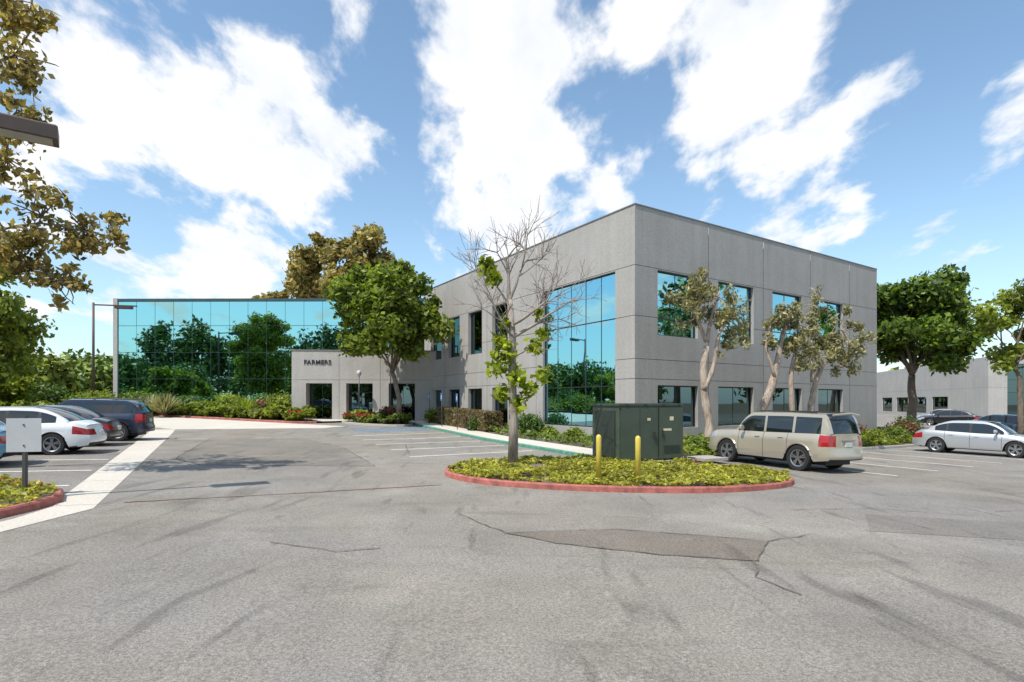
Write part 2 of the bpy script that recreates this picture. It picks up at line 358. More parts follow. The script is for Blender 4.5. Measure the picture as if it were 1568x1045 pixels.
for i,(a,b) in enumerate(((.065,.191),(.26,.392),(.469,.598),(.677,.804))):
    ops.append(dict(u0=Lr*a,u1=Lr*b,z0=4.83,z1=7.67,v=[.5],h=[5.6],D=.25,g=8)); ops.append(dict(u0=Lr*a,u1=Lr*b,z0=.75,z1=2.64,v=[.5],D=.25,g=9))
wall(mb,C,F,-.9,RT,ops,[Lr*s for s in(.226,.431,.638,.84)],[2.9,3.75,5.58,7.72])
wall(mb,F,G,-.9,RT,[dict(u0=2+4.6*i,u1=4.8+4.6*i,z0=4.83,z1=7.67) for i in range(4)],[],[3.75,7.72]); wall(mb,G,E,-.9,RT,[])
for A,B in((E,C),(C,F),(F,G)):
    L=np.linalg.norm(B-A);u=(B-A)/L;n=np.array([u[1],-u[0]]); mb.box(A,u,n,-.0,L+.0,-.30,.03,RT+.002,RT+.05,6)
mb.quads([[(p[0],p[1],RT-.5) for p in(E,C,F,G)]],6)
mb.obj('main_block',MATS,bld)
mb=MB(); A=np.array([-31.9,46.]);B=np.array([-6.2,45.7]); L=np.linalg.norm(B-A);u=(B-A)/L;n=np.array([u[1],-u[0]]); Z=[.7,2.2,3.75,5.9,8.05,10.0]; k=17
for i in range(k):
    for j in range(5): pane(mb,A,u,n,L*i/k+.01,L*(i+1)/k-.01,Z[j]+.01,Z[j+1]-.01,0,2,.0016)
for i in range(k+1): mb.box(A,u,n,L*i/k-.012,L*i/k+.012,-.1,.008,.7,10.,4)
for j,z in enumerate(Z): mb.box(A,u,n,0,L,-.1,.012 if j!=4 else .03,z-.014,z+.014,3 if j==4 else 4)
mb.box(A,u,n,0,L,-.3,.05,10.02,10.24,4)
mb.box(A,u,n,0,L,-.3,-.12,-.5,10.0,5)
mb.box(A,u,n,-.35,-.001,-14,.08,-.5,10.26,7)
mb.box(A,u,n,0,L,-.3,.04,-.5,.68,0)
mb.box(A,u,n,0,L,-14,-.31,-.5,10.0,0)
mb.obj('glass_wing',MATS,bld)
mb=MB(); A=np.array([-15.9,41.]);B=np.array([-5.2,41.9])
ops=[dict(u0=1.0,u1=2.85,z0=.3,z1=3.25,D=1.1,v=[.5],g=9),dict(u0=3.85,u1=5.75,z0=.3,z1=3.25,D=1.1,v=[.5],h=[2.6],g=9),dict(u0=6.9,u1=8.8,z0=.3,z1=3.25,D=1.1,v=[.5],g=9)]
P0,u,n,L=wall(mb,A,B,-.5,5.6,ops,[3.35,6.3],[3.5],7)
mb.box(A,u,n,-.001,L,-4.4,-1.3,-.5,5.4,7); mb.box(A,u,n,-.05,L,-1.3,.04,5.602,5.68,6); mb.box(A,u,n,-.002,.3,-1.29,-.005,-.5,5.6,7)
mb.obj('lobby',MATS,bld)
tc=bpy.data.curves.new('t','FONT'); tc.body='FARMERS'; tc.size=.46; tc.extrude=.02; tc.offset=.004; tc.space_character=1.05
to=bpy.data.objects.new('t',tc); scene.collection.objects.link(to); dg=bpy.context.evaluated_depsgraph_get()
me=bpy.data.meshes.new_from_object(to.evaluated_get(dg)); bpy.data.objects.remove(to); me.materials.clear(); me.materials.append(M_dark)
to=bpy.data.objects.new('lettering',me); scene.collection.objects.link(to); to.parent=bld
ang=math.atan2(u[1],u[0]); pp=A+u*.85+n*.03; to.location=(pp[0],pp[1],4.62); to.rotation_euler=(math.pi/2,0,ang)
fb=empty('warehouse_building'); mb=MB()
A=np.array([68.,106.]);B=np.array([57.,68.]);B2=np.array([100.,60.])
ops=[dict(u0=3+7*i,u1=8+7*i,z0=.2,z1=2.6,v=[.33,.66],g=9) for i in range(5)]+[dict(u0=33,u1=37.5,z0=.2,z1=6.2,v=[.5],h=[2.8,4.5])]
wall(mb,A,B,-1.5,7.3,[o for o in ops if o['u1']<33],[10,20,30],[3.6],7)
wall(mb,B,B2,-1.5,7.3,[dict(u0=2,u1=7,z0=.1,z1=6.4,v=[.33,.66],h=[3,4.5],g=9)]+[dict(u0=10+6*i,u1=14+6*i,z0=.1,z1=2.6,v=[.5],g=9) for i in range(5)],[9,21,33],[3.6],7)
mb.quads([[(A[0],A[1],7),(B[0],B[1],7),(B2[0],B2[1],7),(110,110,7)]],6)
mb.obj('walls',MATS,fb)
# ------------------------------------------------------------------ trees
def curve(a,b,k=6,bend=.12):
    a=np.array(a,float);b=np.array(b,float);L=np.linalg.norm(b-a); off=R.normal(size=3)*bend*L; off[2]=abs(off[2])*.4
    return [a+(b-a)*t+off*math.sin(math.pi*t)*(1-.3*t)+R.normal(size=3)*.012*L for t in np.linspace(0,1,k)]
def clump(mb,c,r,n,size,mat,flat=.8,shell=.5,up=.35,aspect=1.7):
    d=R.normal(size=(n,3)); d/=np.linalg.norm(d,axis=1,keepdims=True)
    rr=r*np.clip(R.normal(.72+shell*.25,.26,n),.05,1.5)
    P=np.array(c)+d*rr[:,None]*np.array([1,1,flat]); Nn=d*.45+R.normal(size=(n,3))*.7+np.array([0,0,up]); leaves(mb,P,Nn,size,mat,aspect)
def tree(name,base,fork,cc,cr,ncl,nl,size,lm,bm_,seed=1,tr=.16,clr=.3,flat=.75,nbr=12,shell=.3,aspect=1.7,low=-.6,extra=()):
    global R; R=np.random.RandomState(seed); mb=MB()
    z0=g(base[0],base[1])-.05; b=np.array([base[0],base[1],z0]); f=np.array(fork,float)
    tp=curve(b,f,7,.05); mb.tube(tp,np.linspace(tr*1.25,tr*.8,7),1,10)
    cs=[]
    while len(cs)<ncl:
        d=R.normal(size=3); d/=np.linalg.norm(d)
        if d[2]<low: continue
        q=R.uniform(.3,1)**.5*R.uniform(.82,1.16); c=np.array(cc)+d*q*np.array(cr)*(1-clr*.5); cs.append((c,q))
    cm=min(cr)
    for i,(c,q) in enumerate(cs):
        r=cm*clr*R.uniform(.5,1.4); clump(mb,c,r,int(nl/ncl*(r/(cm*clr))**1.7),size,0,flat,shell,aspect=aspect)
        if i<nbr:
            br=curve(f,c,6,.14); mb.tube(br,np.linspace(tr*.45,.02,6),1,6)
    for c,r,n_ in extra: clump(mb,c,r,n_,size,0,flat,shell)
    return mb.obj(name,[lm,bm_])
tree('broadleaf_tree',(-7.5,37.4),(-7.9,37.4,3.9),(-8.3,37.2,7.6),(3.75,3.4,4.0),66,22000,.22,leafmat('leaves_entry_tree',(.03,.055,.012),(.21,.26,.03),.4,.5),B_brown,11,.16,.25,low=-.85)
tree('eucalyptus_tree',(-19,62),(-18.5,62,9),(-18.2,62,15.6),(6.2,4.5,6.6),66,19000,.34,L_euc,B_brown,18,.35,.22,.8,low=-.8,extra=(((-14.0,62,12.8),1.9,700),((-21.8,61,13.8),1.8,700),((-13.2,62,15.2),1.4,350)))
tree('eucalyptus_tree',(-26,64),(-26,64,8),(-26.3,64,12.6),(3.4,2.5,2.0),14,2500,.35,L_euc,B_brown,6,.2,.3,.7)
tree('ficus_tree',(29.5,42),(29.6,42,4),(29.5,41.6,7.5),(4.1,3.6,4.1),66,20000,.24,leafmat('leaves_ficus',(.02,.05,.012),(.16,.22,.025),.35,.5),B_brown,21,.28,.24,low=-.85)
tree('roadside_tree',(31.2,35),(31.0,35,4.0),(31.2,35,6.4),(2.9,2.6,3.1),44,5200,.18,L_yel,B_brown,22,.14,.20,low=-.9)
tree('broadleaf_tree',(-28.0,29),(-27.8,29,2.8),(-27.9,29,7.2),(3.7,3.3,5.6),74,20000,.18,L_yel,B_brown,31,.2,.25,low=-.95)
tree('broadleaf_tree',(-33.5,36),(-33.3,36,2.0),(-33.2,36,3.2),(3.2,2.6,2.2),30,9000,.2,L_yel,B_brown,32,.2,.3)
def manual_tree(name,trunks,clumps,lm,bm_,size,seed,flat=.8,shell=.2,aspect=1.7,twigs=0):
    global R; R=np.random.RandomState(seed); mb=MB()
    for pts,r0,r1 in trunks: 
        P=[np.array(p,float) for p in pts]; Q=[]
        for i in range(len(P)-1):
            for t in np.linspace(0,1,5)[:-1]: Q.append(P[i]+(P[i+1]-P[i])*t+R.normal(size=3)*.22*r0)
        Q.append(P[-1]); Q=[(Q[max(i-1,0)]+2*Q[i]+Q[min(i+1,len(Q)-1)])/4 for i in range(len(Q))]
        mb.tube(Q,np.linspace(r0,r1,len(Q))*R.uniform(.88,1.12,len(Q)),1,9)
    for c,r,n_ in clumps:
        for _ in range(7):
            cc=np.array(c)+R.normal(size=3)*r*.5; clump(mb,cc,r*R.uniform(.3,.55),max(6,n_//7),size,0,flat,shell,.2,aspect)
            if twigs: mb.tube(curve(c,cc,4,.2),[.02,.014,.010,.006],1,4,cap=False)
        for _ in range(twigs):
            d=R.normal(size=3); d/=np.linalg.norm(d); mb.tube(curve(c,np.array(c)+d*r*.9,4,.2),[.02,.016,.012,.006],1,5)
    return mb.obj(name,[lm,bm_])
cl=[((-11.0,12.6,9.6),.9,620),((-10.4,12.3,10.4),.7,450),((-11.3,12.8,8.3),.7,400),((-11.2,12.6,7.3),.55,260),((-10.6,12.8,6.1),.75,480),((-9.75,12.9,5.9),.6,380),((-9.1,12.9,5.7),.42,180),
    ((-10.9,12.8,5.0),.75,420),((-10.2,12.9,4.6),.55,260),((-11.8,12.9,5.4),.9,420),((-12.6,12.9,7),1.2,300),((-13,13,9.5),1.4,300)]
manual_tree('overhanging_tree',[([(-14.6,12.6,.2),(-14.5,12.7,3),(-14,12.8,5)],.2,.15),([(-14,12.8,5),(-12.6,12.9,5.6),(-10.6,12.8,6.0),(-9.2,12.9,5.7)],.05,.010),([(-14,12.8,5),(-13.4,12.8,7.5),(-11.5,12.7,9.0),(-10.3,12.4,10.4)],.08,.012),
  ([(-13.4,12.8,7.5),(-12,12.7,7.8),(-11.1,12.6,7.3)],.04,.01),([(-12.6,12.9,5.6),(-11.4,12.9,5.2),(-10.2,12.9,4.5)],.035,.01),([(-13.4,12.8,7.5),(-13.6,12.9,10),(-13.2,12.5,12)],.08,.02)],cl,L_brown,B_brown,.10,41,.85,.1,1.7,4)
manual_tree('paperbark_tree',[([(7.6,22.2,-.1),(7.75,22.3,1.2),(7.45,22.3,2.6),(7.7,22.4,4.2)],.19,.12),([(7.5,22.3,2.3),(7.95,22.3,3.4),(8.1,22.3,4.6),(8.7,22.4,5.4)],.11,.04),([(7.7,22.4,4.2),(7.3,22.4,5.2),(6.9,22.4,5.9)],.09,.03),([(7.7,22.4,4.2),(7.9,22.4,5.4),(8.2,22.4,6.3)],.08,.03)],
  [((6.9,22.4,5.9),.65,560),((7.5,22.3,6.2),.65,560),((8.2,22.3,6.0),.75,720),((8.7,22.3,5.2),.6,520),((9.0,22.5,4.4),.45,340),((7.2,22.4,5.2),.45,280),((8.3,22.4,5.0),.5,320),((8.6,22.3,4.0),.35,180)],L_olive,B_pale,.085,51,1.15,.1,2.2,4)
manual_tree('paperbark_tree',[([(10.0,24.0,-.1),(10.5,24.0,1.4),(11.1,24.0,2.9),(11.4,24.1,4.5),(11.9,24.1,5.9)],.22,.07),([(11.1,24,2.9),(10.7,24,4.2),(11.0,24,5.3)],.08,.03),([(11.9,24.3,0),(12.0,24.3,1.5),(11.9,24.3,3.0),(12.2,24.3,4.4)],.16,.06)],
  [((11.0,24,5.3),.6,500),((11.6,24,5.7),.6,420),((12.1,24,5.2),.55,380),((11.8,24.1,4.4),.5,380),((12.4,24.2,4.3),.6,460),((10.9,24,4.4),.4,260),((12.5,24.2,3.5),.4,220)],L_olive,B_pale,.085,52,1.15,.1,2.2,4)
manual_tree('paperbark_tree',[([(12.9,25.0,-.1),(13.2,25.0,1.4),(13.3,25.1,2.7),(13.8,25.1,3.8)],.18,.09),([(13.3,25.1,2.7),(13.2,25.1,4.2),(13.4,25.1,5.8)],.09,.04),([(13.8,25.1,3.8),(14.4,25.1,4.5),(14.9,25.1,4.9)],.07,.03)],
  [((13.4,25.1,6.2),.55,320),((13.3,25,5.2),.5,350),((14.0,25,4.6),.75,680),((14.6,25,5.0),.65,580),((15.1,25,4.3),.6,540),((14.6,25,3.7),.6,500),((13.3,25,4.1),.55,420)],L_olive,B_pale,.085,53,1.15,.1,2.2,4)
R=np.random.RandomState(77); mb=MB()
def branch(p,d,L,r,depth):
    k=5; pts=[p]; dd=d.copy()
    for i in range(k):
        dd=dd+R.normal(size=3)*.11+np.array([0,0,.03]); dd/=np.linalg.norm(dd); pts.append(pts[-1]+dd*L/k)
    mb.tube(pts,np.linspace(r,max(r*.55,.005),k+1),1,6 if depth<2 else 4,cap=False)
    if depth>=4: return
    for i in range(4):
        s=R.randint(2,k+1) if i else k; nd=dd+R.normal(size=3)*.55; nd[1]*=.9; nd/=np.linalg.norm(nd); branch(pts[s],nd,L*R.uniform(.6,.85),max(r*.52,.006),depth+1)
base=np.array([.02,16.6,0.]); 
tp=[base,base+[.03,0,1.3],base+[-.02,0,2.6],base+[.0,.02,3.8],base+[-.08,0,4.9]]; mb.tube(tp,[.16,.13,.12,.10,.08],1,10)
branch(tp[4],np.array([-.12,0,1.]),1.2,.055,1); branch(tp[4],np.array([.45,.1,.8]),1.2,.05,1)
branch(tp[3],np.array([.85,.2,.5]),1.25,.055,1); branch(tp[3],np.array([-.6,-.2,.7]),.95,.045,1)
branch(base+[.05,0,4.2],np.array([.8,-.3,.5]),1.2,.05,1); branch(base+[-.02,0,3.2],np.array([-.5,.3,.7]),.8,.03,2);branch(base+[-.05,0,4.6],np.array([-.4,.2,.85]),1.1,.04,1)
branch(base+[.0,0,3.2],np.array([.8,.1,.5]),.8,.03,2)
for c,r,n_ in [((-.75,16.6,5.9),.28,110),((-.55,16.6,5.5),.22,70),((-.1,16.5,3.3),.3,90),((.15,16.5,2.6),.3,90),((-.45,16.6,2.9),.28,70),((-.3,16.6,2.2),.25,60),((.65,16.6,3.5),.25,70),((.9,16.6,3.9),.18,40),((.9,16.6,2.7),.25,60),((.2,16.6,1.9),.28,70),((-.35,16.6,3.7),.2,50),((.75,16.6,4.5),.14,30),((-.15,16.6,4.2),.16,40),((.5,16.6,2.3),.25,60),((-.5,16.6,3.3),.18,30)]:
    clump(mb,c,r,n_,.125,0,1.1,.1,.3,1.9)
mb.obj('young_street_tree',[leafmat('leaves_young_tree',(.08,.13,.01),(.36,.40,.03),.45),B_grey])
def hedge(name,A,B,w,h,n,lm,size=.08,z=.14):
    A=np.array(A,float);B=np.array(B,float);L=np.linalg.norm(B-A);u=(B-A)/L;nn=np.array([u[1],-u[0]]); mb=MB(); zz=g(*A)+z; zb=g(*B)+z
    mb.box(A,u,nn,.08,L-.08,-w/2+.08,w/2-.08,min(zz,zb)-.1,max(zz,zb)+h-.1,1)
    P=[];Q=[]
    for i in range(n):
        f=R.uniform(); a=R.uniform(0,L);b=R.uniform(-w/2,w/2);c=R.uniform(0,h); no=np.zeros(3)
        if f<.4: c=h;no[2]=1
        elif f<.75: b=(w/2 if R.uniform()<.5 else -w/2);no[:2]=nn*np.sign(b)
        else: a=(0 if R.uniform()<.5 else L);no[:2]=u*(1 if a else -1)
        p=A+u*a+nn*b; j=R.normal(size=3)*.03; P.append((p[0]+j[0],p[1]+j[1],g(p[0],p[1])+z+c+j[2])); Q.append(no*.6+R.normal(size=3)*.6)
    leaves(mb,np.array(P),np.array(Q),size,0); return mb.obj(name,[lm,M_soil])
hedge('clipped_hedge',(-1.05,31.8),(-4.6,38.6),1.1,1.05,9000,L_hedge)
hedge('low_hedge',(-28.5,44.2),(-16.5,39.9),.8,.5,6000,L_green,.12)
def bush(name,c,r,h,n,size,lm):
    mb=MB(); z=g(c[0],c[1])+.12
    for i in range(7):
        d=R.normal(size=3)*.28*r; clump(mb,(c[0]+d[0],c[1]+d[1],z+h*.5+d[2]*.6),r*.75,n//7,size,0,h/(2*r),.55,.4)
    mb.tube([(c[0],c[1],z-.1),(c[0],c[1],z+h*.5)],[.05,.03],1,6)
    return mb.obj(name,[lm,B_brown])
bush('round_shrub',(.85,29.6),.6,1.15,3000,.08,L_dark)
for i,(c,r,h) in enumerate([((1.9,28.2),.35,.6),((-1.9,32.6),.4,.7),((20.3,30.3),.7,.8),((21.8,31.6),.8,.9),((18.2,28.7),.5,.6),((24,34.5),.8,1.0),((7.0,21.6),.5,.55),((9.2,23.0),.5,.6),((-5.5,39.3),.5,.9),((6.3,22.8),.4,.7),((16.0,29.0),.6,.8),((18.8,31.6),.6,.9),((2.9,26.3),.35,.6)]):
    bush('shrub',c,r,h,1500,.09,[L_yel,L_dark,L_green,L_purple][i%4])
for i,(c,r,h) in enumerate([((-29.5,44.8),1.1,1.7),((-25.5,44.6),1.0,1.4),((-21.5,43.5),1.1,1.5),((-18.6,42.6),.9,1.4),((-16.8,42.2),.8,1.8),((-31.5,43.2),1.1,1.5),((-34.5,42.5),1.5,2.2),((-10.4,39.2),.5,.8),((-8.2,38.9),.6,1.0),((-27.5,38),1.2,1.5),((-30,40),1.2,1.6),((-25.5,35.5),.9,1.1),((-23.5,43.2),.8,1.0),((-19.9,41.8),.6,.9)]):
    bush('shrub',c,r,h,2000,.14,[L_green,L_dark,L_yel,L_purple,L_yel][i%5])
def spiky(name,c,r,n,mat):
    mb=MB(); z=g(c[0],c[1])+.15; q=[]
    for i in range(n):
        a=R.uniform(0,6.28);e=R.uniform(.35,1.4);d=np.array([math.cos(a)*math.cos(e),math.sin(a)*math.cos(e),math.sin(e)]);s=np.array([-math.sin(a),math.cos(a),0])*.035
        b=np.array([c[0],c[1],z]);m=b+d*r*.6;t=b+d*r+np.array([0,0,-.12*r]); q.append([b-s,b+s,m+s,m-s]);q.append([m-s,m+s,t+s*.1,t-s*.1])
    mb.quads(q,0); return mb.obj(name,[mat])
spiky('flax_plant',(-25.6,41.9),2.0,200,L_olive);spiky('flax_plant',(-19.3,41.0),1.8,170,L_yel);spiky('flax_plant',(-27.4,43.0),1.8,170,L_olive)
R=np.random.RandomState(99); mb=MB()
def mass(cx,cy,rad,h,n,size,mi,ncl=16):
    z=g(cx,cy); mb.tube([(cx,cy,z),(cx,cy,z+h*.6)],[.3,.15],3,6)
    for _ in range(ncl):
        d=R.normal(size=3); d/=np.linalg.norm(d); c=np.array([cx,cy,z+h*.56])+d*np.array([rad,rad,h*.38])*R.uniform(.4,.85)
        clump(mb,c,rad*.42,n//ncl,size,mi,.9,.5)
for i in range(17): mass(-92+i*5.0+R.uniform(-1.5,1.5),-20-R.uniform(0,8),R.uniform(4.0,5.2),([16,19,14,19,16][i%5] if i<12 else 11)+R.uniform(-1.5,1.5),2000,.55,1 if i%3 else 0,20)
for i in range(12): mass(-6+i*6.5+R.uniform(-2,2),-20-R.uniform(0,12),R.uniform(3,4.4),R.uniform(8,13),1300,.55,R.randint(2))
for i in range(13): mass(-78+i*4.6+R.uniform(-1,1),-8-R.uniform(0,5),R.uniform(2.6,3.4),R.uniform(5,8.5),1200,.36,[0,1,0,2][i%4])
for i in range(12): mass(-46-R.uniform(0,10),6+i*4.5+R.uniform(-2,2),R.uniform(2.6,4),R.uniform(5.5,8),1500,.38,R.randint(2))
for i in range(10): mass(-40-R.uniform(-2,12),50+i*1.5,R.uniform(2.4,3.4),R.uniform(4.5,6.5),1500,.36,[0,2][R.randint(2)])
mass(43,22,4.2,20,2600,.5,1); mass(48,30,4,12,1500,.45,0)
for i in range(7): mass(50+R.uniform(0,10)+i*2.5,-8+i*3.5,R.uniform(2.6,4),R.uniform(6,9),1300,.45,R.randint(3))
for i in range(10): mass(60+R.uniform(0,90),118+R.uniform(0,20),5,R.uniform(8,12),1300,.8,R.randint(3))
for i in range(40): mass(-330+i*17,240+R.uniform(-20,20),12,R.uniform(12,18),600,2.2,R.randint(2))
mb.obj('distant_trees',[L_far1,L_far2,L_far3,B_brown])
# ------------------------------------------------------------------ street furniture
mb=MB(); zb=g(-28,38)
mb.tube([(-28,38,zb),(-28,38,8.55)],[.09,.07],0,8); mb.tube([(-28,38,zb),(-28,38,zb+.6)],.2,1,12)
u=np.array([.97,.24]);n=np.array([.24,-.97]); mb.box((-28,38),u,n,-.05,2.6,-.04,.04,8.36,8.44,0); mb.box((-28,38),u,n,1.3,2.3,-.2,.2,8.2,8.38,0)
mb.obj('street_lamp',[M_pole,M_conc2])
mb=MB(); u=np.array([.81,.586]);n=np.array([.586,-.81]); o=(-10.6,8.0)
mb.tube([(o[0],o[1],g(*o)),(o[0],o[1],6.6)],[.10,.08],0,12); mb.tube([(o[0],o[1],g(*o)),(o[0],o[1],g(*o)+.7)],.25,2,16)
mb.box(o,u,n,.05,2.4,-.05,.05,6.52,6.60,0)
def hexa(u0,u1,d,z0,z1,ch,mat):
    v=[]
    for z,i in((z0,0),(z1-ch,0),(z1,ch)):
        for a,b in((u0+i,-d+i),(u1-i,-d+i),(u1-i,d-i),(u0+i,d-i)): v.append((o[0]+u[0]*a+n[0]*b,o[1]+u[1]*a+n[1]*b,z))
    f=[(0,3,2,1)]+[(r*4+j,r*4+(j+1)%4,(r+1)*4+(j+1)%4,(r+1)*4+j) for r in(0,1) for j in range(4)]+[(8,9,10,11)]; mb.add(v,f,mat)
hexa(2.25,3.3,.23,6.44,6.68,.03,0); mb.box(o,u,n,2.33,3.22,-.17,.17,6.425,6.437,1)
mb.obj('street_lamp',[M_pole,simple('lamp_lens',(.35,.34,.3),.3),M_conc2])
def bollard(x,y):
    mb=MB(); z=g(x,y)+.08; mb.tube([(x,y,z),(x,y,z+1.06),(x,y,z+1.10),(x,y,z+1.125)],[.062,.062,.05,.02],0,16)
    mb.tube([(x,y,z),(x,y,z+.035)],.13,1,14); mb.obj('bollard',[M_yel,M_kerb])
bollard(2.0,13.1); bollard(2.86,12.9)
mb=MB(); o=np.array([3.22,17.05]); u=np.array([.905,.425]); n=np.array([.425,-.905]); z=g(*o)+.1; W=2.4;D=1.45
mb.box(o,u,n,-.25,W+.35,-D-.2,.22,z-.1,z+.06,2)
mb.box(o,u,n,0,W,-D,0,z+.06,z+1.76,0)
mb.box(o,u,n,-.04,W+.04,-D-.04,.045,z+1.762,z+1.83,0)
mb.box(o,u,n,W*.62,W-.03,.001,.10,z+.12,z+1.70,0)
mb.box(o,u,n,.05,W*.6,.001,.035,z+.12,z+1.70,0)
mb.box(o,u,n,.73,.745,.036,.04,z+.14,z+1.68,1)
for i in range(5): mb.box(o,u,n,W*.62+.12,W-.15,.101,.115,z+.3+.05*i,z+.325+.05*i,1)
mb.box(o,u,n,1.25,1.3,.036,.09,z+.75,z+.95,1); mb.box(o,u,n,W*.62+.05,W*.62+.09,.101,.14,z+.8,z+1.0,1)
mb.box(o,u,n,W*.62+.35,W*.62+.5,.101,.105,z+1.3,z+1.42,3); mb.box(o,u,n,W*.62+.1,W*.62+.42,.101,.105,z+.98,z+1.05,3);mb.box(o,u,n,1.02,1.14,.036,.04,z+1.3,z+1.38,3)
for a in(.2,.9,1.6,2.2): mb.box(o,u,n,a,a+.1,.046,.06,z+1.77,z+1.81,1)
mb.box(o,u,n,-.03,-.001,-D+.15,-.2,z+.2,z+1.6,1)
mb.box(o,u,n,W+.9,W+1.9,-.9,.1,z-.06,z+.03,2)
mb.obj('electrical_cabinet',[M_cab,M_cab2,M_kerb,M_stick])
mb=MB(); x,y=-9.0,10.5; z=g(x,y)+.1; mb.box((x,y),(1,0),(0,-1),-.03,.03,-.03,.03,z-.05,1.66,0)
mb.box((x,y),(.97,.22),(.22,-.97),-.28,.28,.032,.036,1.0,1.62,1); mb.tube([(x,y,z),(x,y,z+.05)],.08,0,8)
for zz in(1.12,1.5): mb.box((x,y),(.97,.22),(.22,-.97),-.012,.012,.0365,.05,zz-.012,zz+.012,0)
mb.obj('parking_sign',[M_galv,M_sign])
for (x,y) in ((-3.2,33.2),(-4.4,35.6),(-5.5,37.8)):
    mb=MB(); z=g(x,y)+.13; mb.tube([(x,y,z),(x,y,z+2.1)],.025,0,6); mb.box((x,y),(.43,-.9),(-.9,-.43),-.15,.15,.03,.035,z+1.6,z+2.1,1); mb.box((x,y),(.43,-.9),(-.9,-.43),-.08,.08,.036,.038,z+1.72,z+1.95,2)
    mb.obj('accessible_parking_sign',[M_galv,M_signb,M_sign])
for (x,y) in ((-10.9,40.5),(-8.6,40.3)):
    mb=MB(); z=g(x,y)+.1; mb.tube([(x,y,z),(x,y,z+3.2)],[.05,.035],0,8)
    mb.tube([(x,y,z+3.2),(x,y,z+3.26),(x,y,z+3.4),(x,y,z+3.54),(x,y,z+3.6)],[.06,.14,.18,.14,.03],1,12); mb.obj('globe_lamp',[M_galv,M_sign])
